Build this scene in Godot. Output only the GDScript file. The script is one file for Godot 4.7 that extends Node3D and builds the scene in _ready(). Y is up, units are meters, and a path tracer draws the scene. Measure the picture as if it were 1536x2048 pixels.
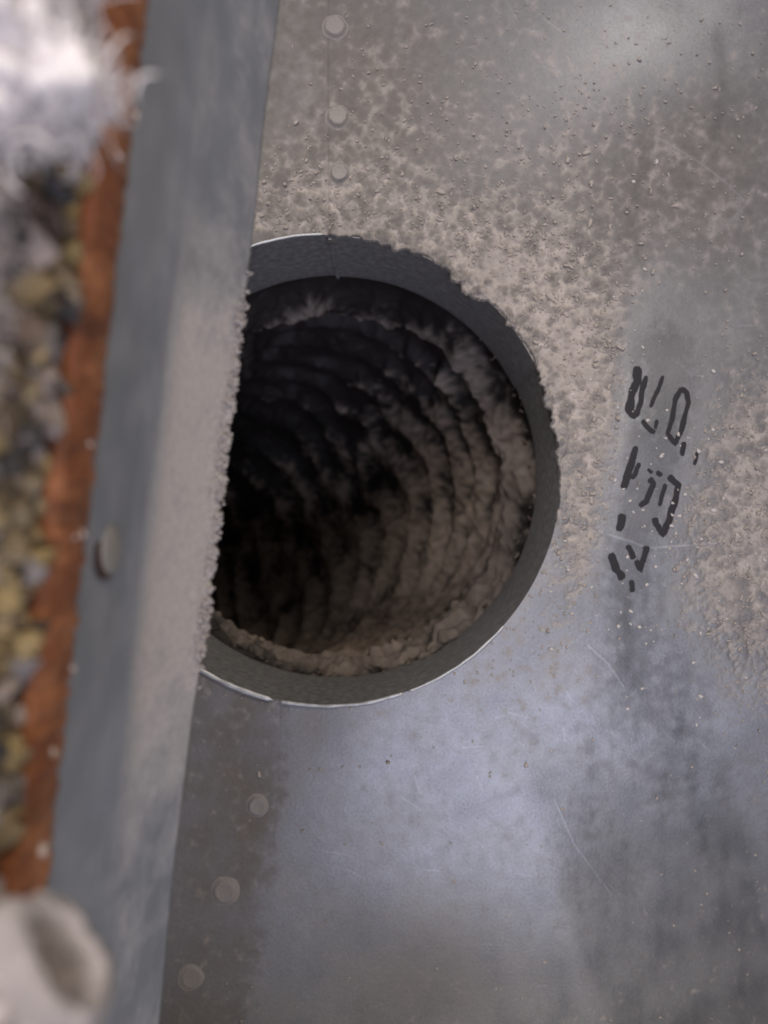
extends Node3D
# A look down through a cut floor opening into a dusty sheet metal plenum with a round collar and a flexible duct.
# y is up. The camera looks straight down; u, v are pixels of the 1536 x 2048 photograph used as plan coordinates, d is depth under the lens.

const F := 1490.0          # focal length in those pixels
const EYE := 0.055         # lens above the carpet's foot
const DP := 0.238          # depth of the panel
const K := DP / F          # metres per pixel on the panel
const U0 := -300.0
const U1 := 1780.0
const V0 := -560.0
const V1 := 2220.0
const TW := 936
const TH := 1248
const CU := 654.0          # collar centre, radius
const CV := 940.0
const CR := 0.0752

var rng := RandomNumberGenerator.new()
var n_a := FastNoiseLite.new()
var n_b := FastNoiseLite.new()
var n_c := FastNoiseLite.new()
var M := {}
var dust_map: Image

func _ready() -> void:
	rng.seed = 77
	var cam := Camera3D.new()
	cam.name = "camera"
	add_child(cam)
	cam.position = Vector3(0, EYE, 0)
	cam.rotation_degrees = Vector3(-90, 0, 0)
	var at := CameraAttributesPhysical.new()
	at.frustum_focal_length = 17.46
	at.frustum_focus_distance = 0.203
	at.frustum_near = 0.01
	at.frustum_far = 50.0
	at.exposure_aperture = 7.0
	cam.attributes = at
	cam.fov = 69.0
	cam.near = 0.01
	cam.far = 50.0
	cam.current = true
	var we := WorldEnvironment.new()
	we.name = "world_environment"
	var env := Environment.new()
	env.background_mode = Environment.BG_COLOR
	env.background_color = Color(0.60, 0.58, 0.565)
	env.background_energy_multiplier = 1.0
	env.tonemap_mode = Environment.TONE_MAPPER_LINEAR
	env.tonemap_exposure = 0.88
	env.sdfgi_enabled = true
	env.ssao_enabled = true
	env.ssil_enabled = true
	we.environment = env
	add_child(we)
	# room light: a lamp up left, a cool window toward the bottom of the picture, a soft warm wall toward the upper right
	area("ceiling_lamp", Vector3(-0.42, 1.25, -0.62), Vector3(-0.02, -0.1, 0), Vector2(0.6, 0.6), Color(1.0, 0.97, 0.955), 2.1)
	area("window_light", Vector3(0.21, 1.0, 0.66), Vector3(0.04, -0.18, 0.1), Vector2(0.28, 0.70), Color(0.885, 0.895, 1.0), 0.74)
	area("hallway_light", Vector3(0.62, 1.0, -0.95), Vector3(0.08, -0.18, -0.14), Vector2(0.5, 0.5), Color(1.0, 0.94, 0.87), 1.1)

	set_noise(n_a, 1, 0.02, 4)
	set_noise(n_b, 2, 0.02, 3)
	set_noise(n_c, 3, 0.02, 2)
	materials()
	build_panel()
	build_collar()
	build_duct()
	build_flange()
	build_floor()
	build_padding()
	build_carpet()

# ---------------------------------------------------------------- helpers
func set_noise(n: FastNoiseLite, s: int, f: float, oct: int) -> void:
	n.seed = s
	n.noise_type = FastNoiseLite.TYPE_SIMPLEX_SMOOTH
	n.frequency = f
	n.fractal_type = FastNoiseLite.FRACTAL_FBM
	n.fractal_octaves = oct

func area(called: String, from: Vector3, to: Vector3, size: Vector2, c: Color, e: float) -> void:
	var l := AreaLight3D.new()
	l.name = called
	l.area_size = size
	l.light_color = c
	l.light_energy = e
	l.area_normalize_energy = true
	l.shadow_enabled = true
	l.area_range = 6.0
	add_child(l)
	l.look_at_from_position(from, to, Vector3(0, 0, -1))

func P(u: float, v: float, d: float) -> Vector3:
	return Vector3((u - 768.0) * d / F, EYE - d, (v - 1024.0) * d / F)

func std(c: Color, rough: float, metal := 0.0) -> StandardMaterial3D:
	var m := StandardMaterial3D.new()
	m.albedo_color = c.linear_to_srgb()
	m.roughness = rough
	m.metallic = metal
	return m

func noise_bytes(w: int, h: int, s: int, f: float, oct := 3, stretch := 1) -> PackedByteArray:
	var n := FastNoiseLite.new()
	set_noise(n, s, f, oct)
	var im := n.get_image(w, maxi(4, h / stretch))
	if stretch > 1:
		im.resize(w, h, Image.INTERPOLATE_CUBIC)
	return im.get_data()

func noise_tex(w: int, s: int, f: float, oct: int, a: Color, b: Color) -> NoiseTexture2D:
	var n := FastNoiseLite.new()
	set_noise(n, s, f, oct)
	var t := NoiseTexture2D.new()
	t.width = w
	t.height = w
	t.seamless = true
	t.noise = n
	var g := Gradient.new()
	g.set_color(0, a)
	g.set_color(1, b)
	t.color_ramp = g
	return t

func materials() -> void:
	var dust := std(Color(0.33, 0.292, 0.266), 1.0)
	dust.rim_enabled = true
	dust.rim = 0.3
	M.dust = dust
	M.bright = std(Color(0.46, 0.47, 0.48), 0.5, 0.7)
	M.ink = std(Color(0.013, 0.012, 0.016), 0.8)
	var vc := std(Color(1, 1, 1), 0.95)
	vc.albedo_color = Color.WHITE
	vc.vertex_color_use_as_albedo = true
	M.vertex = vc
	var bumpy := noise_tex(256, 31, 0.05, 4, Color.BLACK, Color.WHITE)
	var weld := std(Color(0.27, 0.252, 0.24), 0.8, 0.25)
	weld.heightmap_enabled = true
	weld.heightmap_texture = bumpy
	weld.heightmap_scale = 0.02
	weld.uv1_triplanar = true
	weld.uv1_scale = Vector3(120, 120, 120)
	M.weld = weld
	var col := std(Color(0.42, 0.425, 0.44), 0.6, 0.35)
	col.albedo_texture = noise_tex(256, 44, 0.03, 4, Color(0.72, 0.71, 0.7), Color(1, 1, 1))
	col.heightmap_enabled = true
	col.heightmap_texture = bumpy
	col.heightmap_scale = 0.002
	col.uv1_triplanar = true
	col.uv1_scale = Vector3(40, 40, 40)
	M.collar = col
	var foam := std(Color(1, 1, 1), 1.0)
	foam.albedo_color = Color.WHITE
	foam.vertex_color_use_as_albedo = true
	M.foam = foam
	var yarn := std(Color(0.74, 0.70, 0.705), 1.0)
	yarn.rim_enabled = true
	yarn.rim = 0.6
	yarn.subsurf_scatter_enabled = false
	M.yarn = yarn
	var tan_yarn := std(Color(0.43, 0.385, 0.375), 1.0)
	tan_yarn.rim_enabled = true
	tan_yarn.rim = 0.5
	M.tan_yarn = tan_yarn
	var grey_yarn := std(Color(0.50, 0.45, 0.44), 1.0)
	grey_yarn.heightmap_enabled = true
	grey_yarn.heightmap_texture = bumpy
	grey_yarn.heightmap_scale = 0.08
	grey_yarn.uv1_triplanar = true
	grey_yarn.uv1_scale = Vector3(1.5, 1.5, 1.5)
	M.grey_yarn = grey_yarn

func thing(called: String, label: String, category: String, where := Vector3.ZERO) -> Node3D:
	var o := Node3D.new()
	o.name = called
	add_child(o, true)
	o.position = where
	o.set_meta("label", label)
	o.set_meta("category", category)
	return o

func part(called: String, mesh: Mesh, mat: Material, parent: Node3D, xf := Transform3D.IDENTITY, kind := "") -> MeshInstance3D:
	var m := MeshInstance3D.new()
	m.name = called
	m.mesh = mesh
	m.material_override = mat
	m.transform = xf
	if kind:
		m.set_meta("kind", kind)
	parent.add_child(m, true)
	return m

# a grid of nr x nc points from f(i, j) -> [position, uv, colour]; wrap joins the last column to the first
func grid(nr: int, nc: int, f: Callable, wrap := false, flip := false) -> ArrayMesh:
	var vs := PackedVector3Array()
	var uv := PackedVector2Array()
	var co := PackedColorArray()
	vs.resize(nr * nc)
	uv.resize(nr * nc)
	co.resize(nr * nc)
	for i in nr:
		for j in nc:
			var a: Array = f.call(i, j)
			vs[i * nc + j] = a[0]
			uv[i * nc + j] = a[1]
			co[i * nc + j] = a[2]
	var ix := PackedInt32Array()
	var cc := nc if wrap else nc - 1
	ix.resize((nr - 1) * cc * 6)
	var q := 0
	for i in nr - 1:
		for j in cc:
			var j2 := (j + 1) % nc
			var a := i * nc + j
			var b := i * nc + j2
			var c := (i + 1) * nc + j
			var d := (i + 1) * nc + j2
			if flip:
				ix[q] = a; ix[q + 1] = c; ix[q + 2] = b; ix[q + 3] = b; ix[q + 4] = c; ix[q + 5] = d
			else:
				ix[q] = a; ix[q + 1] = b; ix[q + 2] = c; ix[q + 3] = b; ix[q + 4] = d; ix[q + 5] = c
			q += 6
	# smooth normals
	var no := PackedVector3Array()
	no.resize(vs.size())
	for t in range(0, ix.size(), 3):
		var n := (vs[ix[t + 2]] - vs[ix[t]]).cross(vs[ix[t + 1]] - vs[ix[t]])
		no[ix[t]] += n
		no[ix[t + 1]] += n
		no[ix[t + 2]] += n
	for k in no.size():
		no[k] = no[k].normalized()
	var arr := []
	arr.resize(Mesh.ARRAY_MAX)
	arr[Mesh.ARRAY_VERTEX] = vs
	arr[Mesh.ARRAY_NORMAL] = no
	arr[Mesh.ARRAY_TEX_UV] = uv
	arr[Mesh.ARRAY_COLOR] = co
	arr[Mesh.ARRAY_INDEX] = ix
	var m := ArrayMesh.new()
	m.add_surface_from_arrays(Mesh.PRIMITIVE_TRIANGLES, arr)
	return m

# a tube through points with a radius at each
func tube(pts: Array, radii: Array, sides: int, color := Color.WHITE) -> ArrayMesh:
	var n := pts.size()
	return grid(n, sides, func(i: int, j: int) -> Array:
		var t: Vector3 = (pts[mini(i + 1, n - 1)] - pts[maxi(i - 1, 0)]).normalized()
		var up := Vector3.UP if absf(t.y) < 0.9 else Vector3.RIGHT
		var a := t.cross(up).normalized()
		var b := t.cross(a)
		var w := TAU * j / sides
		return [pts[i] + (a * cos(w) + b * sin(w)) * float(radii[i]), Vector2(float(i) / n, float(j) / sides), color], true)

# an uneven lump of unit size
func lump(s: int, rough: float, rings: int, sides: int, color: Color, fq := 1.2, square := false) -> ArrayMesh:
	var n := FastNoiseLite.new()
	set_noise(n, s, fq, 2)
	return grid(rings, sides, func(i: int, j: int) -> Array:
		var th := PI * i / (rings - 1.0)
		var w := TAU * j / sides
		var p := Vector3(sin(th) * cos(w), cos(th), sin(th) * sin(w))
		var k := n.get_noise_3dv(p)
		var c := color * (1.0 + 0.35 * n.get_noise_3dv(p * 3.1))
		if square:
			p = Vector3(signf(p.x) * pow(absf(p.x), 0.55), signf(p.y) * pow(absf(p.y), 0.55), signf(p.z) * pow(absf(p.z), 0.55))
		return [p * (1.0 + rough * k), Vector2(float(j) / sides, float(i) / rings), Color(c.r, c.g, c.b)], true)

func scatter(called: String, mesh: Mesh, mat: Material, xs: Array, parent: Node3D) -> void:
	var mm := MultiMesh.new()
	mm.transform_format = MultiMesh.TRANSFORM_3D
	mm.mesh = mesh
	mm.instance_count = xs.size()
	for k in xs.size():
		mm.set_instance_transform(k, xs[k])
	var o := MultiMeshInstance3D.new()
	o.name = called
	o.multimesh = mm
	o.material_override = mat
	o.set_meta("kind", "stuff")
	parent.add_child(o, true)

func random_basis(s: Vector3) -> Basis:
	return Basis.from_euler(Vector3(rng.randf() * TAU, rng.randf() * TAU, rng.randf() * TAU)).scaled_local(s)

# ---------------------------------------------------------------- the panel
func panel_h(u: float, v: float) -> float:
	var h := 0.0005 * n_c.get_noise_2d(u * 0.11, v * 0.11) / 0.5
	# the sheet is bent along a line that runs out at the bottom of the opening
	var t := (v - 1480.0) / 580.0
	var s := u - (1035.0 + 165.0 * t)
	var grow := smoothstep(1330.0, 2000.0, v)
	var soft := 9.0
	var over := s if s > 60.0 else soft * log(1.0 + exp(s / soft))
	h -= 0.24 * grow * minf(over, 420.0) * K
	return h

func gauss(u: float, v: float, cu: float, cv: float, su: float, sv: float, turn := 0.0) -> float:
	var x := u - cu
	var y := v - cv
	var c := cos(turn)
	var s := sin(turn)
	var a := (x * c + y * s) / su
	var b := (-x * s + y * c) / sv
	return exp(-a * a - b * b)

# where dust lies: loose clumps (x) and an even film (y), a brown grime (z); film and grime also carry a painted reflection low down
func dust_at(u: float, v: float) -> Vector3:
	var c := 0.0
	c += 0.75 * gauss(u, v, 1050, 640, 140, 190, -0.5) + 0.75 * gauss(u, v, 1180, 800, 90, 200) + 0.55 * gauss(u, v, 900, 480, 240, 90, 0.3)
	c += 0.85 * gauss(u, v, 1530, 950, 120, 210) + 0.62 * gauss(u, v, 1165, 1070, 65, 150) + 0.55 * gauss(u, v, 1540, 1240, 110, 170)
	c += 0.40 * gauss(u, v, 1400, 1130, 140, 180) + 0.32 * gauss(u, v, 700, 330, 190, 170) + 0.42 * gauss(u, v, 580, 420, 120, 80)
	c += 0.25 * gauss(u, v, 1200, 400, 250, 250) + 0.2 * gauss(u, v, 1100, 1300, 200, 160)
	c -= 0.55 * gauss(u, v, 1310, 780, 75, 200, 0.1) + 0.6 * gauss(u, v, 1260, 1130, 80, 160, 0.15) + 0.3 * gauss(u, v, 1290, 1380, 110, 170)
	c -= 0.5 * gauss(u, v, 950, 1700, 330, 250) + 0.35 * gauss(u, v, 560, 130, 80, 150)
	var f := 0.55 * smoothstep(1250.0, 500.0, v) + 0.16
	f += 0.35 * gauss(u, v, 1400, 300, 230, 260) + 0.28 * gauss(u, v, 500, 1560, 110, 260) + 0.35 * gauss(u, v, 640, 130, 260, 240)
	f += 0.34 * gauss(u, v, 860, 1960, 190, 150) - 0.35 * gauss(u, v, 1290, 800, 80, 250, 0.1)  # first term: a blurred brown reflection, painted in as film
	f -= 0.14 * gauss(u, v, 1010, 1620, 220, 330) + 0.8 * gauss(u, v, 1330, 40, 260, 140, -0.6)
	var g := 0.7 * gauss(u, v, 470, 1560, 120, 280) + 0.5 * gauss(u, v, 860, 1980, 170, 130) + 0.35 * gauss(u, v, 1440, 360, 130, 150) + 0.5 * gauss(u, v, 640, 1440, 70, 90) + 0.4 * gauss(u, v, 620, 420, 160, 110) + 0.75 * gauss(u, v, 640, 130, 280, 260)  # second term: the same brown reflection, painted in as grime
	return Vector3(c, clampf(f, 0.0, 1.0), clampf(g, 0.0, 1.0))

func wiped_at(u: float, v: float) -> float:
	var w := 0.75 * gauss(u, v, 1330, 690, 85, 90) + 0.85 * gauss(u, v, 1325, 840, 70, 140, 0.1) + 0.85 * gauss(u, v, 1265, 1050, 62, 190, 0.12)
	w += 0.6 * gauss(u, v, 1270, 1330, 90, 190) + 0.45 * gauss(u, v, 1400, 1520, 120, 260) + 0.5 * gauss(u, v, 590, 150, 70, 130) + 0.35 * gauss(u, v, 1480, 620, 50, 130, 0.3)
	return w + 0.3 * gauss(u, v, 1180, 1700, 60, 280, -0.25)

func line_into(im: Image, pts: Array, r: float, amount: float) -> void:
	for k in pts.size() - 1:
		var a := uv_px(pts[k])
		var b := uv_px(pts[k + 1])
		var n := int(a.distance_to(b)) + 1
		for i in n + 1:
			var p := a.lerp(b, float(i) / n)
			for y in range(int(p.y - r - 1), int(p.y + r + 2)):
				for x in range(int(p.x - r - 1), int(p.x + r + 2)):
					if x < 0 or y < 0 or x >= im.get_width() or y >= im.get_height():
						continue
					var d := Vector2(x, y).distance_to(p)
					var w := amount * clampf(r + 0.5 - d, 0.0, 1.0)
					if w > im.get_pixel(x, y).r:
						im.set_pixel(x, y, Color(w, w, w))

func uv_px(p: Vector2) -> Vector2:
	return Vector2((p.x - U0) / (U1 - U0) * TW, (p.y - V0) / (V1 - V0) * TH)

func panel_material() -> StandardMaterial3D:
	var cw := TW / 8
	var ch := TH / 8
	dust_map = Image.create(cw, ch, false, Image.FORMAT_RGBAF)
	for y in ch:
		for x in cw:
			var d := dust_at(U0 + (x + 0.5) / cw * (U1 - U0), V0 + (y + 0.5) / ch * (V1 - V0))
			dust_map.set_pixel(x, y, Color(d.x, d.y, d.z, wiped_at(U0 + (x + 0.5) / cw * (U1 - U0), V0 + (y + 0.5) / ch * (V1 - V0))))
	var big: Image = dust_map.duplicate()
	big.resize(TW, TH, Image.INTERPOLATE_CUBIC)
	var dm := big.get_data().to_float32_array()
	var na := noise_bytes(TW, TH, 11, 0.16, 3)
	var nb := noise_bytes(TW, TH, 12, 0.055, 3)
	var nc := noise_bytes(TW, TH, 13, 0.016, 3)
	var ns := noise_bytes(TW, TH, 14, 0.07, 3, 14)
	var nf := noise_bytes(TW, TH, 15, 0.35, 2)
	var cn := FastNoiseLite.new()
	cn.seed = 16
	cn.noise_type = FastNoiseLite.TYPE_CELLULAR
	cn.frequency = 0.105
	cn.fractal_type = FastNoiseLite.FRACTAL_FBM
	cn.fractal_octaves = 2
	cn.cellular_return_type = FastNoiseLite.RETURN_DISTANCE
	cn.domain_warp_enabled = true
	cn.domain_warp_amplitude = 9.0
	cn.domain_warp_frequency = 0.07
	var nl := cn.get_image(TW, TH, true).get_data()
	# marks: light scratches (r of one image), dark smears of another
	var sc := Image.create(TW, TH, false, Image.FORMAT_L8)
	line_into(sc, [Vector2(1310, 272), Vector2(1345, 290), Vector2(1400, 325), Vector2(1450, 365), Vector2(1492, 408)], 0.9, 0.38)
	line_into(sc, [Vector2(1500, 398), Vector2(1450, 450), Vector2(1415, 478)], 0.8, 0.25)
	line_into(sc, [Vector2(1215, 1068), Vector2(1262, 1082), Vector2(1295, 1095), Vector2(1340, 1092), Vector2(1440, 1086), Vector2(1540, 1092)], 0.6, 0.75)
	line_into(sc, [Vector2(1176, 1290), Vector2(1215, 1325), Vector2(1246, 1370)], 0.8, 0.4)
	line_into(sc, [Vector2(1110, 1600), Vector2(1150, 1690), Vector2(1230, 1800)], 0.7, 0.35)
	var r2 := RandomNumberGenerator.new()
	r2.seed = 5
	for k in 170:
		var p := Vector2(r2.randf_range(420, 1560), r2.randf_range(0, 2048))
		if p.x < 1050 and p.y < 1350 and p.y > 400:
			continue
		var an := r2.randfn(0.45, 0.5) + (PI if r2.randf() < 0.5 else 0.0)
		var ln := r2.randf_range(8, 60)
		line_into(sc, [p, p + Vector2(cos(an), sin(an)) * ln], 0.35, r2.randf_range(0.12, 0.5))
	var sm := Image.create(TW, TH, false, Image.FORMAT_L8)
	line_into(sm, [Vector2(1292, 250), Vector2(1288, 330), Vector2(1258, 410), Vector2(1262, 470), Vector2(1280, 520)], 4.0, 0.35)
	line_into(sm, [Vector2(970, 1478), Vector2(1020, 1476), Vector2(1060, 1468), Vector2(1110, 1469), Vector2(1160, 1458)], 1.6, 0.22)
	line_into(sm, [Vector2(985, 1592), Vector2(1030, 1580), Vector2(1075, 1578), Vector2(1105, 1592)], 2.0, 0.25)
	line_into(sm, [Vector2(1430, 60), Vector2(1442, 150), Vector2(1428, 300)], 6.0, 0.25)
	line_into(sm, [Vector2(1370, 1500), Vector2(1400, 1620), Vector2(1445, 1760)], 2.5, 0.3)
	for k in 9:
		var p := Vector2(r2.randf_range(1180, 1500), r2.randf_range(1150, 1700))
		line_into(sm, [p, p + Vector2(r2.randf_range(-20, 20), r2.randf_range(60, 220))], r2.randf_range(1.5, 5.0), r2.randf_range(0.1, 0.3))
	var gv := Image.create(TW, TH, false, Image.FORMAT_L8)
	line_into(gv, [Vector2(657, -100), Vector2(655, 200), Vector2(658, 470)], 0.7, 0.5)
	line_into(gv, [Vector2(562, 1392), Vector2(556, 1560), Vector2(545, 1700)], 0.5, 0.35)
	sm.resize(TW / 3, TH / 3, Image.INTERPOLATE_LANCZOS)
	sm.resize(TW / 7, TH / 7, Image.INTERPOLATE_LANCZOS)
	sm.resize(TW, TH, Image.INTERPOLATE_CUBIC)
	var sb := sc.get_data()
	var mb := sm.get_data()
	var gb := gv.get_data()
	var alb := PackedByteArray()
	alb.resize(TW * TH * 3)
	var orm := PackedByteArray()
	orm.resize(TW * TH * 3)
	var hh := PackedFloat32Array()
	hh.resize(TW * TH)
	for i in TW * TH:
		var a := na[i] / 255.0 - 0.5
		var b := nb[i] / 255.0 - 0.5
		var c := nc[i] / 255.0 - 0.5
		var st := ns[i] / 255.0 - 0.5
		var fi := nf[i] / 255.0 - 0.5
		var lu := 0.5 - nl[i] / 255.0
		var D := dm[i * 4]
		var film := clampf(dm[i * 4 + 1] + 0.34 * c + 0.16 * b + 0.03 * st, 0.0, 1.0)
		var pu := U0 + (i % TW + 0.5) / TW * (U1 - U0)
		var pv := V0 + (i / TW + 0.5) / TH * (V1 - V0)
		var lap := smoothstep(30.0, -30.0, 60.0 * b + 20.0 * a + pu - (562.0 - 26.0 * pow(maxf(0.0, pv - 1390.0) / 330.0, 1.6))) if pv > 1300.0 else 0.0
		film = clampf(film + 0.55 * clampf(D, 0.0, 0.9) + lap * (0.36 + 0.5 * c), 0.0, 1.0)
		var grime := clampf(lap * (0.42 + 0.5 * c) + dm[i * 4 + 2] * (0.8 + 0.9 * c), 0.0, 1.0)
		var wp := smoothstep(0.0, 1.0, dm[i * 4 + 3] + 0.38 * st + 0.6 * b + 0.7 * c + 0.4 * lu)
		film *= 1.0 - 0.7 * wp
		var scr := sb[i] / 255.0
		var smr := clampf(mb[i] / 255.0 * (1.15 + 0.7 * st + 1.3 * b), 0.0, 1.0)
		var cl := smoothstep(0.0, 1.05, D + 0.75 * lu + 0.35 * a + 0.95 * b + 0.45 * c) * (1.0 - 0.6 * smr)
		var crumb := smoothstep(0.27, 0.40, fi + 0.45 * a) * clampf(0.9 * D - 0.02, 0.0, 1.0)
		cl = maxf(cl * (1.0 - 0.85 * wp), crumb * 0.85)
		cl *= 1.0 - 0.8 * scr
		film *= 1.0 - 0.6 * scr
		# metal -> film -> clumps, all linear
		var mt := 0.32 + 0.15 * c + 0.035 * st + 0.10 * fi + 0.25 * scr
		mt *= 1.0 - 0.48 * wp
		var r := mt * 0.96
		var g := mt * 0.985
		var bl := mt * 1.06
		var k := film * 0.85
		r = lerpf(r, 0.150 + 0.08 * b + 0.07 * lu + 0.05 * c, k)
		g = lerpf(g, 0.137 + 0.08 * b + 0.07 * lu + 0.05 * c, k)
		bl = lerpf(bl, 0.127 + 0.08 * b + 0.07 * lu + 0.05 * c, k)
		k = grime * 0.6
		r = lerpf(r, 0.150, k)
		g = lerpf(g, 0.128, k)
		bl = lerpf(bl, 0.108, k)
		var tone := 1.02 + 0.5 * b + 0.28 * lu + 0.2 * a + 0.25 * fi
		r = lerpf(r, 0.325 * tone, cl)
		g = lerpf(g, 0.290 * tone, cl)
		bl = lerpf(bl, 0.268 * tone, cl)
		k = (1.0 - 0.65 * smr) * (1.0 - 0.5 * gb[i] / 255.0)
		alb[i * 3] = int(255.0 * pow(clampf(r * k, 0.0, 1.0), 0.4545))
		alb[i * 3 + 1] = int(255.0 * pow(clampf(g * k, 0.0, 1.0), 0.4545))
		alb[i * 3 + 2] = int(255.0 * pow(clampf(bl * k, 0.0, 1.0), 0.4545))
		var cover := maxf(cl, maxf(film * 0.68, grime * 0.5))
		orm[i * 3] = 255
		orm[i * 3 + 1] = int(255.0 * clampf(lerpf(0.5 + 0.03 * st, 1.0, cover), 0.2, 1.0))
		orm[i * 3 + 2] = int(255.0 * clampf(0.85 * (1.0 - cover), 0.0, 1.0))
		hh[i] = 0.4 + 0.5 * cl * smoothstep(0.06, 0.5, D + 0.2 * b) * clampf(0.42 + 0.9 * lu + 0.25 * a + 0.5 * b, 0.0, 1.0) + 0.05 * film * (a + b) + 0.02 * fi - 0.05 * scr - 0.06 * smr
	var ia := Image.create_from_data(TW, TH, false, Image.FORMAT_RGB8, alb)
	var io := Image.create_from_data(TW, TH, false, Image.FORMAT_RGB8, orm)
	var ih := Image.create_from_data(TW, TH, false, Image.FORMAT_RF, hh.to_byte_array())
	var m := StandardMaterial3D.new()
	m.albedo_texture = ImageTexture.create_from_image(ia)
	var ot := ImageTexture.create_from_image(io)
	m.roughness = 1.0
	m.roughness_texture = ot
	m.roughness_texture_channel = BaseMaterial3D.TEXTURE_CHANNEL_GREEN
	m.metallic = 1.0
	m.metallic_texture = ot
	m.metallic_texture_channel = BaseMaterial3D.TEXTURE_CHANNEL_BLUE
	m.heightmap_enabled = true
	m.heightmap_texture = ImageTexture.create_from_image(ih)
	m.heightmap_scale = 0.24
	m.texture_repeat = false
	return m

func panel_point(u: float, v: float) -> Vector3:
	return Vector3((u - 768.0) * K, EYE - DP + panel_h(u, v), (v - 1024.0) * K)

func rim_dust(an: float) -> float:
	# how thick dust hangs over the collar's rim at this angle (0 = right, + = down), 0..1
	return smoothstep(-1.62, -1.25, an) * smoothstep(0.30, -0.25, an)

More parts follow.
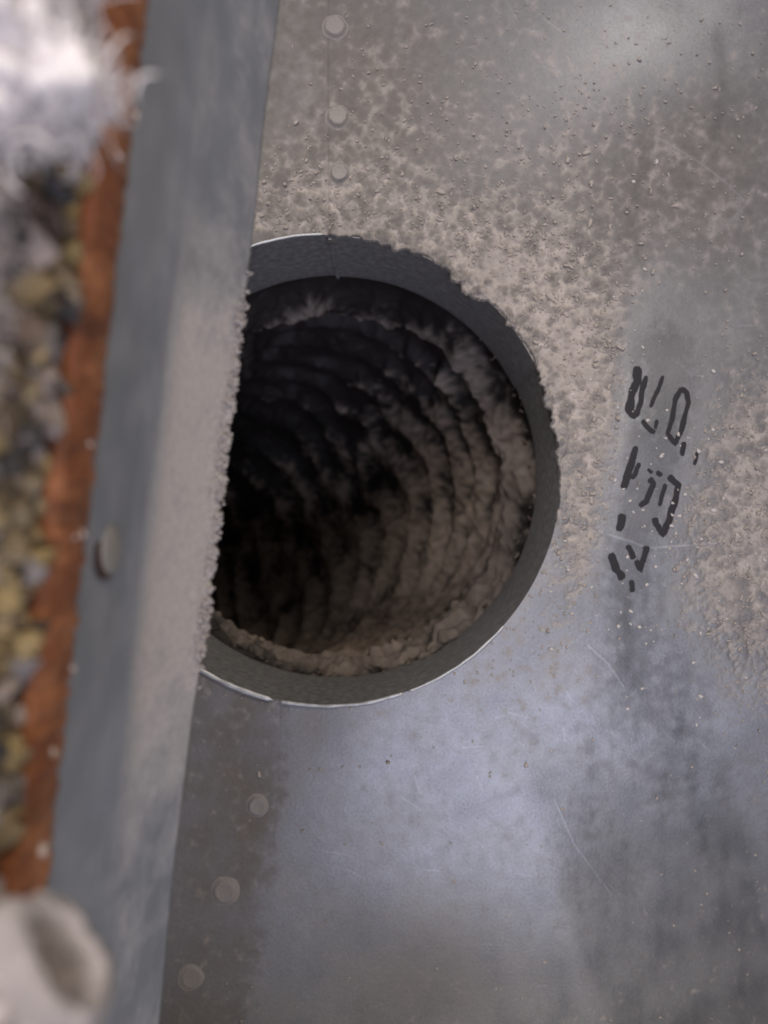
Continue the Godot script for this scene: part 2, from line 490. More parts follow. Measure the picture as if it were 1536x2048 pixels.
func build_panel() -> void:
	var t := thing("plenum_box", "grey galvanised sheet metal box with dust caked around its round hole", "duct box", Vector3(0, EYE - DP, 0))
	var base := t.position
	var mat := panel_material()
	var R := CR / K
	var NC := 1100
	var NR := 250
	var f := func(i: int, j: int) -> Array:
		var an := TAU * j / NC - PI
		var dx := cos(an)
		var dy := sin(an)
		var far := INF
		if dx > 1e-6: far = minf(far, (U1 - CU) / dx)
		if dx < -1e-6: far = minf(far, (U0 - CU) / dx)
		if dy > 1e-6: far = minf(far, (V1 - CV) / dy)
		if dy < -1e-6: far = minf(far, (V0 - CV) / dy)
		var rd := rim_dust(an)
		var jag := 0.45 + 1.3 * n_a.get_noise_2d(an * 170.0, 7.0) + 0.7 * n_a.get_noise_2d(an * 700.0, 40.0)
		var r0 := R - 1.0 - rd * clampf(jag, 0.0, 1.4) * 19.0
		var s := float(i) / (NR - 1)
		var r := lerpf(r0, far, s * (0.55 + 0.45 * s))
		var u := CU + dx * r
		var v := CV + dy * r
		var p := panel_point(u, v)
		var near := exp(-(r - R) / 26.0) if r > R else 1.0
		var lumpy := 0.5 + 0.9 * n_a.get_noise_2d(u * 1.6, v * 1.6)
		p.y += rd * near * 0.0016 * clampf(lumpy, 0.1, 1.3)
		if i == 0 and rd > 0.05:
			p.y -= 0.001
		return [p - base, Vector2((u - U0) / (U1 - U0), (v - V0) / (V1 - V0)), Color.WHITE]
	part("panel_face", grid(NR, NC, f, true), mat, t)
	# spot welds
	for w in [[670, 56, 25, 0.9], [676, 234, 24, 1.0], [679, 348, 21, 1.0], [515, 1612, 22, 0.6], [451, 1781, 27, 0.55], [384, 1955, 26, 0.3]]:
		var r: float = w[2] * K * 0.84
		var hgt: float = w[3] * 0.0016
		var prof := [[0.0, 0.72], [0.35, 0.75], [0.6, 0.88], [0.75, 1.0], [0.86, 0.9], [0.96, 0.55], [1.05, 0.25], [1.18, 0.08], [1.34, -0.12]]
		var cap := grid(prof.size(), 36, func(i: int, j: int) -> Array:
			var a := TAU * j / 36.0
			var k := 1.0 + 0.10 * n_b.get_noise_2d(cos(a) * 40.0 + w[0], sin(a) * 40.0 + w[1])
			return [Vector3(cos(a) * r * prof[i][0] * k, hgt * prof[i][1], sin(a) * r * prof[i][0] * k), Vector2.ZERO, Color.WHITE], true)
		part("weld_spot", cap, M.weld, t, Transform3D(Basis.IDENTITY, panel_point(w[0], w[1]) - base))
	build_print(t, base)
	# loose dust grains lying on the sheet
	var xs := []
	var tries := 0
	while xs.size() < 3600 and tries < 200000:
		tries += 1
		var u := rng.randf_range(430, 1600)
		var v := rng.randf_range(-60, 2100)
		if Vector2(u - CU, v - CV).length() < R + 4.0:
			continue
		var D := dust_at(u, v)
		if rng.randf() > clampf(D.x * 0.9 + 0.04, 0.012, 1.0) * clampf(0.5 + 1.8 * n_b.get_noise_2d(u * 1.2, v * 1.2), 0.1, 1.0):
			continue
		var s := rng.randf_range(0.00015, 0.00048) * (1.8 if rng.randf() < 0.06 else 1.0)
		xs.append(Transform3D(random_basis(Vector3(s * rng.randf_range(0.8, 2.2), s * 0.7, s)), panel_point(u, v) - base + Vector3(0, s * 0.3, 0)))
	scatter("dust_grains", lump(9, 0.5, 5, 7, Color.WHITE), M.dust, xs, t)
	xs = []
	for k in 170:
		var u := rng.randfn(1290.0, 130.0)
		var v := rng.randfn(1020.0, 230.0)
		if Vector2(u - CU, v - CV).length() < R + 8.0 or u > 1600.0:
			continue
		var s := 0.00022 + 0.0005 * pow(rng.randf(), 2.0)
		xs.append(Transform3D(Basis.from_euler(Vector3(0, rng.randf() * TAU, 0)).scaled_local(Vector3(s * rng.randf_range(0.8, 1.5), s * 0.5, s * 0.8)), panel_point(u, v) - base + Vector3(0, s * 0.2, 0)))
	scatter("pale_crumbs", lump(19, 0.9, 8, 10, Color.WHITE, 1.8), std(Color(0.45, 0.42, 0.405), 0.8), xs, t)
	# the box's side walls rise from the panel to the floor's underside
	var y0 := EYE - DP
	var y1 := EYE - 0.096
	var x0 := (U0 - 768.0) * K
	var x1 := (U1 - 768.0) * K
	var z0 := (V0 - 1024.0) * K
	var z1 := (V1 - 1024.0) * K
	for b in [[x0 - 0.0006, 0.5 * (z0 + z1), 0.001, z1 - z0, y1], [x1 + 0.0006, 0.5 * (z0 + z1), 0.001, z1 - z0, y1], [0.5 * (x0 + x1), z0 - 0.0006, x1 - x0, 0.001, y1], [0.5 * (x0 + x1), z1 + 0.0006, x1 - x0, 0.001, y1]]:
		var bm := BoxMesh.new()
		bm.size = Vector3(b[2], b[4] - y0, b[3])
		part("side_wall", bm, M.collar, t, Transform3D(Basis.IDENTITY, Vector3(b[0], 0.5 * (y0 + b[4]), b[1]) - base))

func build_print(t: Node3D, base: Vector3) -> void:
	var marks := [
		[[1273, 733, 1274, 765, 1263, 785, 1258, 820, 1271, 836], 12.0], [[1292, 752, 1284, 780, 1279, 808, 1273, 832], 8.0], [[1284, 840, 1294, 856, 1308, 866], 8.0],
		[[1325, 752, 1317, 776, 1305, 800, 1300, 815], 6.0], [[1312, 840, 1309, 858], 6.0],
		[[1362, 776, 1350, 800, 1343, 835, 1334, 868, 1349, 888, 1360, 866, 1367, 838, 1376, 805, 1373, 786, 1362, 776], 8.0],
		[[1366, 884, 1363, 912], 9.0], [[1393, 903, 1388, 930], 6.0],
		[[1271, 893, 1262, 925, 1252, 955, 1246, 978], 11.0], [[1277, 926, 1270, 944, 1262, 958], 7.0], [[1294, 938, 1303, 946], 6.0], [[1311, 945, 1323, 950], 7.0],
		[[1297, 957, 1305, 966, 1298, 986, 1292, 1001, 1277, 1012], 9.0],
		[[1336, 952, 1355, 970, 1350, 1000, 1342, 1022, 1336, 1046, 1324, 1068, 1311, 1050, 1306, 1036], 10.0], [[1330, 968, 1322, 994, 1318, 1012], 6.0],
		[[1245, 1028, 1236, 1062], 12.0], [[1222, 1106, 1232, 1138, 1246, 1158], 12.0], [[1254, 1090, 1262, 1106, 1266, 1118], 8.0], [[1293, 1092, 1288, 1112, 1280, 1140, 1272, 1120], 9.0], [[1262, 1160, 1264, 1184], 8.0],
	]
	for k in marks.size():
		var a: Array = marks[k][0]
		var w: float = marks[k][1] * 1.3
		var pts := []
		for i in range(0, a.size(), 2):
			pts.append(Vector2(a[i], a[i + 1]))
		var fine := []
		for i in pts.size() - 1:
			for q in 6:
				fine.append(pts[i].lerp(pts[i + 1], q / 6.0))
		fine.append(pts[-1])
		var n := fine.size()
		var mesh := grid(n, 5, func(i: int, j: int) -> Array:
			var tn: Vector2 = (fine[mini(i + 1, n - 1)] - fine[maxi(i - 1, 0)]).normalized()
			var side := Vector2(-tn.y, tn.x)
			var ends := 0.6 if i == 0 or i == n - 1 else 1.0
			var ragged := ends * clampf(1.0 + 0.45 * n_b.get_noise_2d(i * 7.0 + k * 90.0, j * 25.0), 0.3, 1.5)
			var p: Vector2 = fine[i] + side * w * 0.5 * ragged * (j - 2.0) / 2.0
			return [panel_point(p.x, p.y) - base + Vector3(0, 0.00016 + (0.00006 if j > 0 and j < 4 else 0.0), 0), Vector2.ZERO, Color.WHITE])
		part("printed_stroke", mesh, M.ink, t)

# ---------------------------------------------------------------- collar
func collar_axis() -> Vector3:
	return Vector3((CU - 768.0) * K, EYE - DP, (CV - 1024.0) * K)

func build_collar() -> void:
	var c := collar_axis()
	var t := thing("duct_collar", "short round galvanised take-off collar set into the dusty panel", "duct collar", c)
	var prof := [[0.0, 0.0], [-0.002, 0.0], [-0.006, -0.0001], [-0.014, -0.0002], [-0.024, -0.0002], [-0.034, -0.0001], [-0.0405, 0.0002], [-0.0425, 0.0005], [-0.0428, 0.0010], [-0.041, 0.0013]]
	var wall := grid(prof.size(), 400, func(i: int, j: int) -> Array:
		var a := TAU * j / 400.0
		var step := 0.0005 if a > PI * 1.5 and a < PI * 1.5 + 1.1 else 0.0
		var r: float = CR + prof[i][1] - step + 0.0003 * n_c.get_noise_2d(cos(a) * 60.0, sin(a) * 60.0 + i)
		return [Vector3(cos(a) * r, prof[i][0], sin(a) * r), Vector2(a, prof[i][0] * 20.0), Color.WHITE], true, true)
	part("collar_wall", wall, M.collar, t)
	# the turned rim, bare and bright where no dust hangs over it
	for arc in [[0.72, 1.22, 0.0005], [1.24, 1.775, 0.0007], [1.80, 3.05, 0.0010], [3.09, 3.9, 0.0008], [3.92, 4.70, 0.0005]]:
		var pts := []
		var rad := []
		var n := 60
		for k in n + 1:
			var a: float = lerpf(arc[0], arc[1], float(k) / n)
			var wob := 0.00015 * n_b.get_noise_2d(a * 300.0, 3.0)
			pts.append(Vector3(cos(a) * (CR + wob), 0.0006 + wob, sin(a) * (CR + wob)))
			rad.append(arc[2] * (0.15 if k == 0 or k == n else 1.0) * (1.0 + 0.35 * n_b.get_noise_2d(a * 500.0, 9.0)))
		part("rim_lip", tube(pts, rad, 8), M.bright, t)
	# lapped seam of the collar with its small dimple
	var seam := BoxMesh.new()
	seam.size = Vector3(0.0012, 0.040, 0.0009)
	part("seam", seam, M.collar, t, Transform3D(Basis.IDENTITY, Vector3(0.001, -0.0215, -CR + 0.0006)))
	part("dimple", lump(21, 0.15, 8, 12, Color.WHITE), M.weld, t, Transform3D(Basis.IDENTITY.scaled(Vector3(0.0022, 0.0026, 0.0010)), Vector3(0.0014, -0.004, -CR + 0.0005)))

# ---------------------------------------------------------------- flexible duct
func duct_frame(s: float) -> Array:
	# centre line: straight for a little, then a bend toward the left
	var dir := Vector3(-0.87, 0, 0.46).normalized()
	var s0 := 0.012
	var rho := 0.155
	var c := Vector3(0, -0.037, 0)
	var th := clampf((s - s0) / rho, 0.0, 1.35)
	c += Vector3.DOWN * minf(s, s0)
	c += dir * rho * (1.0 - cos(th)) + Vector3.DOWN * rho * sin(th)
	var tan := (Vector3.DOWN * cos(th) + dir * sin(th)).normalized()
	var rest := maxf(0.0, s - s0 - 1.35 * rho)
	c += tan * rest
	var side := (dir * cos(th) - Vector3.DOWN * sin(th)).normalized()
	return [c, tan, side, tan.cross(side).normalized()]

func build_duct() -> void:
	var c := collar_axis()
	var t := thing("flexible_duct", "dark ribbed flexible duct full of brown dust, bending away behind the collar", "flexible duct", c)
	var NS := 560
	var NA := 420
	var L := 0.36
	var pitch := 0.0172
	var n3 := FastNoiseLite.new()
	set_noise(n3, 61, 1.0, 4)
	var frames := []
	for i in NS:
		frames.append(duct_frame(L * i / (NS - 1.0)))
	var f := func(i: int, j: int) -> Array:
		var s := L * i / (NS - 1.0)
		var fr: Array = frames[i]
		var a := TAU * j / NA
		var w: Vector3 = fr[2] * cos(a) + fr[3] * sin(a)
		var q := Vector3(cos(a) * 3.0, s * 60.0, sin(a) * 3.0)
		var wr := n3.get_noise_3dv(q * 1.1)
		var fine := n3.get_noise_3dv(Vector3(cos(a) * 16.0, s * 300.0, sin(a) * 16.0))
		var slow := n3.get_noise_2d(cos(a) * 1.4 + 9.0, s * 14.0 + sin(a) * 1.4)
		# the first rib stands just behind the collar; the rest of the wire follows as a helix
		var s1 := s - 0.0270 - 0.008 * n3.get_noise_2d(cos(a) * 1.7 + 30.0, sin(a) * 1.7)
		var first := exp(-pow(s1 / 0.0082, 2))
		var ph := (s - 0.045) / pitch + 0.5 * cos(a * 0.5) + 0.7 * slow
		var saw := ph - floorf(ph)
		var deep := smoothstep(0.038, 0.050, s)
		var ridge := pow(0.5 + 0.5 * cos(TAU * saw), 1.6) * deep
		var r := 0.0790 - 0.0066 * ridge * (0.75 + 0.7 * slow + 0.5 * wr) - 0.0100 * first * (1.0 - 0.4 * smoothstep(0.3, 0.9, w.z) + 0.6 * wr) + 0.0016 * wr + 0.0006 * fine
		r += 0.0035 * exp(-pow((s1 - 0.0145) / 0.006, 2))
		if s < 0.004:
			r = lerpf(0.0765, r, s / 0.004)
		# crinkles of the plastic film along the lower side
		r += 0.0014 * sin(s * 900.0 + 9.0 * wr + a * 3.0) * smoothstep(0.3, 0.9, w.z) * smoothstep(0.09, 0.03, s)
		# dust on upward faces and rib crests, more painted on the side toward the light
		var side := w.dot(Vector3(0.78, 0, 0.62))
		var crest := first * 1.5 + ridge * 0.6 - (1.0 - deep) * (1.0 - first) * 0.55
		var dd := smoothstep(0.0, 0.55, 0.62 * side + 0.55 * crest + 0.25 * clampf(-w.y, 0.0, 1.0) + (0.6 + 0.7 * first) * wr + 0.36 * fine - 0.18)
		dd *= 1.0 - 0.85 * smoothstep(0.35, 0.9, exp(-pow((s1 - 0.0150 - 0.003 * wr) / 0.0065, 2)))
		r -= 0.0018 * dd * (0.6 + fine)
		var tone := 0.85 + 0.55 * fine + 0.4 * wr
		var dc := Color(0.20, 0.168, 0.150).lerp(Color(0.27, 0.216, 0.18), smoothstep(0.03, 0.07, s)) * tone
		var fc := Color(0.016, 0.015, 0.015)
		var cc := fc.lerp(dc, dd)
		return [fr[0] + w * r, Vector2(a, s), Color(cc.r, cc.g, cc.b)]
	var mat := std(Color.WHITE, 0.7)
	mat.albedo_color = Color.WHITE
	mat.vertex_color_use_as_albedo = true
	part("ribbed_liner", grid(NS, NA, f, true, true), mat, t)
	# clods of lint in the near ribs
	var xs := []
	for k in 420:
		var s := absf(rng.randfn(0.0, 0.03)) + 0.004
		var a := rng.randf() * TAU
		var fr := duct_frame(s)
		var w: Vector3 = fr[2] * cos(a) + fr[3] * sin(a)
		if w.dot(Vector3(0.7, -0.5, 0.75)) < rng.randf_range(-0.1, 0.8):
			continue
		var z := rng.randf_range(0.0003, 0.0009)
		xs.append(Transform3D(random_basis(Vector3(z * 2.0, z * 0.7, z)), fr[0] + w * (0.0755 - 0.5 * z + 0.0015 * rng.randf())))
	scatter("lint", lump(33, 0.6, 7, 9, Color.WHITE, 2.0), M.lint if M.has("lint") else std(Color(0.15, 0.122, 0.106), 1.0), xs, t)
	# end of the run, far out of sight
	var fe := duct_frame(L)
	var cap := CylinderMesh.new()
	cap.top_radius = 0.078
	cap.bottom_radius = 0.078
	cap.height = 0.002
	var bz := Basis(fe[2], fe[1], fe[3])
	part("end_cap", cap, std(Color(0.02, 0.02, 0.022), 0.9), t, Transform3D(bz, fe[0]))

# ---------------------------------------------------------------- bent metal flange along the opening
func along(tab: Array, v: float) -> float:
	for k in tab.size() - 1:
		if v <= tab[k + 1][0] or k == tab.size() - 2:
			var a: float = tab[k][0]
			var b: float = tab[k + 1][0]
			return lerpf(tab[k][1], tab[k + 1][1], (v - a) / (b - a))
	return 0.0

var tab_left := [[0.0, 286.0], [500.0, 228.0], [1024.0, 170.0], [1500.0, 114.0], [1900.0, 74.0], [2048.0, 60.0]]
var tab_right := [[0.0, 557.0], [200.0, 537.0], [500.0, 500.0], [760.0, 468.0], [1024.0, 438.0], [1200.0, 420.0], [1450.0, 383.0], [1700.0, 353.0], [2048.0, 318.0]]
var tab_wood := [[0.0, 216.0], [300.0, 198.0], [500.0, 176.0], [800.0, 140.0], [1024.0, 110.0], [1300.0, 74.0], [1500.0, 56.0], [1750.0, 26.0], [2048.0, -8.0]]
const D_TOP := 0.092
const D_FOLD := 0.116
const D_EDGE := 0.142

# a point on a line given in the picture at depth d, carried on past the frame's ends
func on_line(tab: Array, v: float, d: float) -> Vector3:
	return P(along(tab, v), v, d)

func flange_point(z: float, t: float) -> Vector3:
	# z: metres along the opening; t: 0 at the floor .. 1 at the free edge
	var va := 1024.0 + z * F / D_TOP
	var vb := 1024.0 + z * F / D_EDGE
	var a := on_line(tab_left, va, D_TOP)
	var b := on_line(tab_right, vb, D_EDGE)
	var fold := Vector3(lerpf(a.x, b.x, 0.02) - 0.0004, EYE - D_FOLD, z)
	var p: Vector3
	# a smooth bend at the fold
	if t < 0.5:
		p = a.lerp(fold, t * 2.0)
	else:
		p = fold.lerp(b, t * 2.0 - 1.0)
	var near := exp(-pow((t - 0.5) / 0.09, 2))
	p.x += 0.0006 * near
	p.x += 0.0005 * n_c.get_noise_2d(z * 900.0, t * 22.0)
	return p

func build_flange() -> void:
	var t := thing("metal_flange", "long grey sheet metal flange with a pale dusty lower half beside the hole", "metal flange", Vector3(-0.036, EYE - D_TOP, 0))
	var base := t.position
	var w := 192
	var h := 1024
	var na := noise_bytes(w, h, 71, 0.10, 3)
	var nb := noise_bytes(w, h, 72, 0.02, 3)
	var nf := noise_bytes(w, h, 73, 0.3, 2)
	var ns := noise_bytes(w, h, 74, 0.09, 2, 16)
	var alb := PackedByteArray()
	alb.resize(w * h * 3)
	var orm := PackedByteArray()
	orm.resize(w * h * 3)
	for y in h:
		var z := lerpf(-0.125, 0.125, y / (h - 1.0))
		var v := 1024.0 + z * F / D_EDGE
		var strong := smoothstep(430.0, 800.0, v) * smoothstep(1800.0, 1150.0, v)
		for x in w:
			var i := y * w + x
			var tt := x / (w - 1.0)
			var a := na[i] / 255.0 - 0.5
			var b := nb[i] / 255.0 - 0.5
			var c := nf[i] / 255.0 - 0.5
			var d := ns[i] / 255.0 - 0.5
			var du := smoothstep(0.44 + 0.05 * b, 0.62 + 0.08 * b, tt) * clampf(strong * 1.0 + 0.06 + 0.3 * b + 0.18 * a, 0.0, 1.0)
			du = clampf(du + 0.03 + 0.25 * b + 0.1 * a, 0.0, 1.0)
			var mt := 0.41 + 0.07 * b + 0.03 * d
			var tone := 1.0 + 0.22 * c + 0.15 * a
			var r := lerpf(mt * 0.93, 0.57 * tone, du)
			var g := lerpf(mt * 0.99, 0.53 * tone, du)
			var bl := lerpf(mt * 1.09, 0.51 * tone, du)
			alb[i * 3] = int(255.0 * pow(clampf(r, 0.0, 1.0), 0.4545))
			alb[i * 3 + 1] = int(255.0 * pow(clampf(g, 0.0, 1.0), 0.4545))
			alb[i * 3 + 2] = int(255.0 * pow(clampf(bl, 0.0, 1.0), 0.4545))
			orm[i * 3 + 1] = int(255.0 * lerpf(0.5, 1.0, du))
			orm[i * 3 + 2] = int(255.0 * 0.5 * (1.0 - du))
	var m := StandardMaterial3D.new()
	m.albedo_texture = ImageTexture.create_from_image(Image.create_from_data(w, h, false, Image.FORMAT_RGB8, alb))
	var ot := ImageTexture.create_from_image(Image.create_from_data(w, h, false, Image.FORMAT_RGB8, orm))
	m.roughness_texture = ot
	m.roughness = 1.0
	m.roughness_texture_channel = BaseMaterial3D.TEXTURE_CHANNEL_GREEN
	m.metallic = 1.0
	m.metallic_texture = ot
	m.metallic_texture_channel = BaseMaterial3D.TEXTURE_CHANNEL_BLUE
	m.texture_repeat = false
	var NR := 700
	var NC := 64
	var f := func(i: int, j: int) -> Array:
		var z := lerpf(-0.125, 0.125, i / (NR - 1.0))
		# front from the floor to the edge, round it, and back up behind
		var tt: float
		var back := 0.0
		if j < 56:
			tt = j / 55.0
		else:
			tt = 1.0 - (j - 56) / 7.0
			back = 0.0008
		var p := flange_point(z, tt)
		var v := 1024.0 + z * F / D_EDGE
		var strong := smoothstep(450.0, 760.0, v) * smoothstep(1450.0, 1200.0, v)
		if back == 0.0:
			var crust := strong * smoothstep(0.72, 1.0, tt)
			var ln := n_a.get_noise_2d(z * 52000.0, tt * 520.0) + 0.5 * n_b.get_noise_2d(z * 150000.0, tt * 1500.0)
			p += Vector3(0.7, 0.7, 0) * 0.0004 * crust * clampf(0.5 + ln, 0.0, 1.5)
			if j >= 54:
				p.x += 0.0010 * strong * clampf(0.2 + 1.0 * n_c.get_noise_2d(z * 14000.0, 3.0) + 1.0 * n_a.get_noise_2d(z * 60000.0, 5.0) + 0.8 * n_b.get_noise_2d(z * 200000.0, 9.0), 0.0, 1.2)
		p -= Vector3(back, back * 0.3, 0)
		return [p - base, Vector2(clampf(tt, 0.003, 0.997), i / (NR - 1.0)), Color.WHITE]
	part("flange_sheet", grid(NR, NC, f), m, t)
	# loose lint along the free edge
	var xs := []
	while xs.size() < 800:
		var z := rng.randf_range(-0.05, 0.06)
		var v := 1024.0 + z * F / D_EDGE
		var strong := smoothstep(520.0, 700.0, v) * smoothstep(1420.0, 1200.0, v)
		if rng.randf() > strong * clampf(0.4 + 1.6 * n_b.get_noise_2d(z * 16000.0, 2.0), 0.08, 1.0):
			continue
		var tt := 1.0 - absf(rng.randfn(0.0, 0.035))
		var s := rng.randf_range(0.0001, 0.0003)
		var p := flange_point(z, tt) + Vector3(0.0004, 0.0003, 0) + Vector3(rng.randf_range(0, 0.0005), rng.randf_range(-0.0002, 0.0003), 0)
		xs.append(Transform3D(random_basis(Vector3(s * rng.randf_range(1.0, 2.6), s, s * 0.8)), p - base))
	var edge_dust := std(Color(0.48, 0.44, 0.42), 1.0)
	scatter("dust_fringe", lump(14, 0.5, 5, 7, Color.WHITE), edge_dust, xs, t)
	# rivet in the upper half
	var zr := (1098.0 - 1024.0) * 0.103 / F
	var pr := flange_point(zr, 0.215)
	var dome := [[0.0, 1.0], [0.35, 0.96], [0.65, 0.8], [0.85, 0.5], [0.97, 0.12], [1.0, -0.15], [0.9, -0.5]]
	var head := grid(dome.size(), 40, func(i: int, j: int) -> Array:
		var a := TAU * j / 40.0
		return [Vector3(0.0007 * dome[i][1], cos(a) * 0.0036 * dome[i][0], sin(a) * 0.0036 * dome[i][0]), Vector2.ZERO, Color.WHITE], true, true)
	var shade_disc := CylinderMesh.new()
	shade_disc.top_radius = 0.0044
	shade_disc.bottom_radius = 0.0044
	shade_disc.height = 0.0003
	shade_disc.radial_segments = 40
	part("rivet_shade_disc", shade_disc, std(Color(0.06, 0.035, 0.028), 0.8), t, Transform3D(Basis(Vector3(0, 0, 1), Vector3(1, 0, 0), Vector3(0, 1, 0)), pr - base + Vector3(0.0001, 0.0014, -0.0004)))  # dark disc painted in for the shade beside the rivet head
	part("rivet", head, std(Color(0.42, 0.40, 0.38), 0.6, 0.5), t, Transform3D(Basis.IDENTITY, pr - base + Vector3(0.0002, 0, 0)))

# ---------------------------------------------------------------- floor layers
func wood_top(z: float) -> Vector3:
	var v := 1024.0 + z * F / 0.0805
	return on_line(tab_wood, v, 0.0805)

func build_floor() -> void:
	var t := thing("floor_board", "reddish brown wooden floor edge between the carpet padding and the metal flange", "floorboard", Vector3(-0.036, EYE - 0.0925, 0))
	var base := t.position
	var NR := 900
	var NC := 26
	var f := func(i: int, j: int) -> Array:
		var z := lerpf(-0.125, 0.125, i / (NR - 1.0))
		var va := 1024.0 + z * F / D_TOP
		var foot := on_line(tab_left, va, D_TOP) + Vector3(0.0007, 0.0003, 0)
		var head := wood_top(z)
		var p: Vector3
		var s := 0.0
		if j < 5:
			p = head + Vector3(-0.13 * (1.0 - j / 4.5), 0, 0) - Vector3(0.0009, 0, 0)
		elif j < 21:
			s = (j - 5) / 15.0
			p = head.lerp(foot, s)
			p.x += 0.0007 * sin(PI * s)
			p.x += 0.0005 * n_a.get_noise_2d(z * 14000.0, s * 26.0) + 0.0003 * n_b.get_noise_2d(z * 60000.0, s * 60.0)
		else:
			p = foot + Vector3(-0.13 * (j - 20) / 5.0, -0.0004, 0)
			s = 1.0
		var gr := n_a.get_noise_2d(z * 5200.0, s * 40.0 + 50.0)
		var gf := n_b.get_noise_2d(z * 30000.0, s * 150.0)
		var c := Color(0.27, 0.092, 0.038).lerp(Color(0.50, 0.21, 0.09), clampf(0.35 + 1.3 * gr + 0.6 * gf + 0.7 * (s - 0.5), 0.0, 1.0))
		c = c.lerp(Color(0.045, 0.022, 0.016), 0.45 * smoothstep(0.32, 0.6, n_c.get_noise_2d(z * 4200.0, s * 10.0 + 90.0)))
		return [p - base, Vector2(z, s), c]
	var wm := std(Color.WHITE, 0.62)
	wm.albedo_color = Color.WHITE
	wm.vertex_color_use_as_albedo = true
	part("board_edge", grid(NR, NC, f), wm, t)
	# flecks of white lint caught on the edge
	var lm := lump(51, 0.5, 7, 9, Color.WHITE, 1.6)
	var lint := std(Color(0.62, 0.55, 0.52), 1.0)
	for k in 8:
		var v := 1700.0 if k == 0 else rng.randf_range(200, 1750)
		var d := 0.0865 if k == 0 else rng.randf_range(0.082, 0.091)
		var z := (v - 1024.0) * d / F
		var s := (d - 0.0805) / (D_TOP - 0.0805)
		var foot := on_line(tab_left, 1024.0 + z * F / D_TOP, D_TOP)
		var p := wood_top(z).lerp(foot, s) + Vector3(0.0011, 0, 0)
		var r := 0.0007 if k == 0 else rng.randf_range(0.0002, 0.00055)
		part("lint_fleck", lm, lint, t, Transform3D(random_basis(Vector3(r * 1.3, r, r * 0.9)), p - base))

func build_padding() -> void:
	var t := thing("carpet_padding", "bonded foam carpet padding of mixed yellow, grey and dark crumbs above the brown edge", "carpet padding", Vector3(-0.04, EYE - 0.0805, 0))
	var base := t.position
	var body := grid(120, 8, func(i: int, j: int) -> Array:
		var z := lerpf(-0.125, 0.125, i / 119.0)
		var p := wood_top(z)
		var q := [Vector3(-0.13, 0.0003, 0), Vector3(-0.0016, 0.0003, 0), Vector3(-0.0012, 0.002, 0), Vector3(-0.0012, 0.006, 0), Vector3(-0.0012, 0.010, 0), Vector3(-0.0016, 0.0125, 0), Vector3(-0.02, 0.0128, 0), Vector3(-0.13, 0.0128, 0)]
		return [p + q[j] + Vector3(0.0008 * n_a.get_noise_2d(z * 20000.0, j * 30.0), 0, 0) - base, Vector2.ZERO, Color(0.20, 0.155, 0.105)], false, true)
	part("padding_body", body, M.foam, t)
	var cols := [Color(0.44, 0.33, 0.16), Color(0.30, 0.235, 0.15), Color(0.38, 0.29, 0.19), Color(0.075, 0.07, 0.07), Color(0.13, 0.095, 0.075), Color(0.30, 0.27, 0.265), Color(0.30, 0.22, 0.115), Color(0.17, 0.145, 0.125), Color(0.42, 0.33, 0.20), Color(0.42, 0.35, 0.32)]
	var kinds := []
	for k in cols.size():
		kinds.append(lump(100 + k, 0.75, 10, 14, cols[k], 1.3, true))
	var green := lump(140, 0.7, 10, 14, Color(0.10, 0.17, 0.07), 1.3, true)
	for row in 6:
		for k in 49:
			var z := lerpf(-0.085, 0.085, (k + rng.randf_range(-0.45, 0.45)) / 48.0)
			var p := wood_top(z)
			var y := 0.0012 + row * 0.0022 + rng.randf_range(-0.0008, 0.0008)
			var s := rng.randf_range(0.00065, 0.0017)
			var xf := Transform3D(random_basis(Vector3(s * rng.randf_range(0.4, 1.0), s * rng.randf_range(0.7, 1.2), s * rng.randf_range(1.0, 2.0))), p + Vector3(-0.0014 + rng.randf_range(-0.0008, 0.0007), y, 0) - base)
			var pick := rng.randi() % kinds.size()
			part("foam_crumb", green if (row == 1 and k == 38) else kinds[pick], M.foam, t, xf)

# a loose tuft of yarn: curled strands about one root
func tuft_mesh(s: int, strands: int, length: float, spread: float) -> ArrayMesh:
	var r := RandomNumberGenerator.new()
	r.seed = s
	var st := SurfaceTool.new()
	st.begin(Mesh.PRIMITIVE_TRIANGLES)
	st.append_from(lump(s + 40, 0.45, 16, 22, Color.WHITE, 1.0), 0, Transform3D(Basis.IDENTITY.scaled(Vector3(0.0028, length * 0.45, 0.0028)), Vector3(0, length * 0.42, 0)))
	for k in strands:
		var dir := Vector3(r.randfn(0, spread), 0.8, r.randfn(0, spread)).normalized()
		var p := Vector3(r.randfn(0, 0.0018), r.randf() * length * 0.6, r.randfn(0, 0.0018))
		var pts := []
		var rad := []
		var n := 9
		var L := (length - p.y) * r.randf_range(0.6, 1.0)
		var w := r.randf_range(0.00009, 0.0002)
		var curl := Vector3(r.randfn(), r.randfn(), r.randfn()).normalized()
		for i in n:
			pts.append(p)
			rad.append(w * (1.0 - 0.5 * pow(i / (n - 1.0), 3)))
			p += dir * L / n
			dir = (dir.rotated(curl, 0.5) + Vector3(r.randfn(0, 0.2), r.randfn(0, 0.2) - 0.03, r.randfn(0, 0.2))).normalized()
		st.append_from(tube(pts, rad, 4), 0, Transform3D.IDENTITY)
	return st.commit()

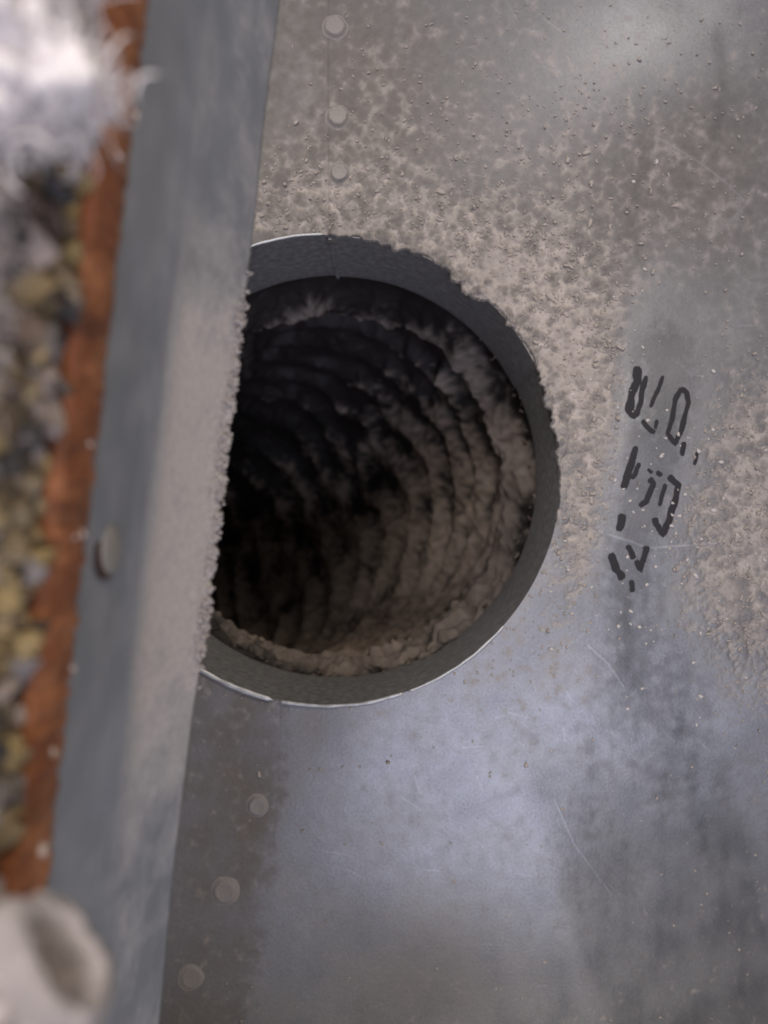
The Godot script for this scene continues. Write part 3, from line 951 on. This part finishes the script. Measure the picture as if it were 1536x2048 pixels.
func build_carpet() -> void:
	var t := thing("carpet", "shaggy white carpet edge hanging over the padding at the left of the opening", "carpet", Vector3(-0.05, EYE - 0.066, 0))
	var base := t.position
	var back := grid(100, 6, func(i: int, j: int) -> Array:
		var z := lerpf(-0.125, 0.125, i / 99.0)
		var p := wood_top(z)
		var q := [Vector3(-0.13, 0.0130, 0), Vector3(-0.003, 0.0130, 0), Vector3(-0.0025, 0.0136, 0), Vector3(-0.003, 0.0148, 0), Vector3(-0.02, 0.0150, 0), Vector3(-0.13, 0.0150, 0)]
		return [p + q[j] + Vector3(0.0015 * n_a.get_noise_2d(z * 9000.0, j), 0, 0) - base, Vector2.ZERO, Color(0.33, 0.29, 0.25)], false, true)
	part("backing", back, M.foam, t)
	var tufts := []
	for k in 5:
		tufts.append(tuft_mesh(300 + k, 300, 0.0095, 0.5))
	# [u, v, depth of the root, lean to the right, lean up or down the picture, size, colour]
	var spots := [ # root, depth, lean, size, colour
		[20, 40, 0.066, 0.9, -0.2, 1.0, 0], [45, 150, 0.066, 0.8, 0.0, 1.0, 0], [30, 205, 0.066, 0.9, 0.05, 1.0, 0], [100, 200, 0.066, 0.7, 0.1, 1.0, 0], [80, 225, 0.067, 0.8, 0.2, 0.85, 0],
		[10, 120, 0.064, 0.3, 0.0, 1.0, 0], [0, 215, 0.065, 0.4, 0.2, 1.0, 0], [-40, 60, 0.064, 0.5, 0.0, 1.0, 0], [-40, 190, 0.064, 0.6, 0.0, 1.0, 0], [20, -60, 0.065, 0.6, 0.0, 1.0, 0], [100, -40, 0.066, 0.5, -0.2, 0.9, 0],
		[-55, 420, 0.066, 0.6, 0.1, 0.7, 1], [-65, 520, 0.067, 0.6, 0.0, 0.7, 1], [-70, 620, 0.067, 0.6, 0.2, 0.7, 1], [-80, 720, 0.067, 0.6, 0.0, 0.7, 1], [-110, 850, 0.067, 0.5, 0.0, 0.7, 1], [-120, 1000, 0.067, 0.5, 0.0, 0.7, 1],
		[-120, 1150, 0.067, 0.5, 0.0, 0.7, 1], [-130, 1300, 0.067, 0.5, 0.0, 0.7, 1], [-140, 1450, 0.067, 0.5, 0.0, 0.7, 1], [-120, 1620, 0.067, 0.5, 0.0, 0.7, 1],
		[-30, 1990, 0.066, 1.1, -0.5, 1.0, 1], [-20, 2060, 0.066, 1.1, -0.3, 1.1, 1], [20, 2130, 0.066, 1.1, -0.1, 1.1, 1], [-60, 2150, 0.066, 1.0, 0.0, 1.1, 1],
	]
	for k in spots.size():
		var s: Array = spots[k]
		var up := Vector3(s[3], 1.0, s[4]).normalized()
		var side := up.cross(Vector3(0, 0, 1)).normalized()
		var b := Basis(side, up, side.cross(up)).rotated(up, rng.randf() * TAU).scaled(Vector3.ONE * float(s[5]))
		part("yarn_tuft", tufts[k % 5], M.yarn if s[6] == 0 else M.tan_yarn, t, Transform3D(b, P(s[0], s[1], s[2]) - base))
	# the loosened tuft that folds out over the flange, open at its end
	var cup := [[0.0, 0.0], [0.35, 0.02], [0.62, 0.12], [0.85, 0.30], [0.98, 0.52], [1.0, 0.72], [0.93, 0.88], [0.80, 0.98], [0.66, 1.0], [0.52, 0.95], [0.42, 0.84], [0.30, 0.72], [0.0, 0.64]]
	var fold := grid(cup.size() * 3 - 2, 48, func(i: int, j: int) -> Array:
		var k := i / 3
		var fr := (i % 3) / 3.0
		var k2 := mini(k + 1, cup.size() - 1)
		var rr: float = lerpf(cup[k][0], cup[k2][0], fr)
		var yy: float = lerpf(cup[k][1], cup[k2][1], fr)
		var a := TAU * j / 48.0
		var p := Vector3(cos(a) * rr * 0.62, yy * 2.1, sin(a) * rr)
		var nz := n_a.get_noise_3dv(p * 55.0) + 0.4 * n_b.get_noise_3dv(p * 300.0)
		p += Vector3(cos(a), 0.3, sin(a)) * 0.15 * nz
		return [p, Vector2(a, yy), Color.WHITE], true)
	var from := P(-60, 2050, 0.0675)
	var to := P(136, 1905, 0.0635)
	var dir := (to - from).normalized()
	var sx := dir.cross(Vector3.UP).normalized()
	var bb := Basis(sx.cross(dir).normalized(), dir, sx)
	var body := part("folded_tuft", fold, M.grey_yarn, t, Transform3D(bb.scaled_local(Vector3.ONE * (to - from).length() / 2.1), from - base))
	body.set_meta("label", "greyish tuft with a hollow open end")
	var fuzz := tuft_mesh(401, 320, 0.0095, 0.7)
	for k in 6:
		part("yarn_tuft", fuzz, M.tan_yarn, t, Transform3D(bb.rotated(dir, k * 2.0).scaled_local(Vector3.ONE * 0.62), from.lerp(to, 0.02 + 0.1 * k) - base + Vector3(-0.001, 0.0012 * sin(k * 2.1), 0.0036 * cos(k * 2.5))))
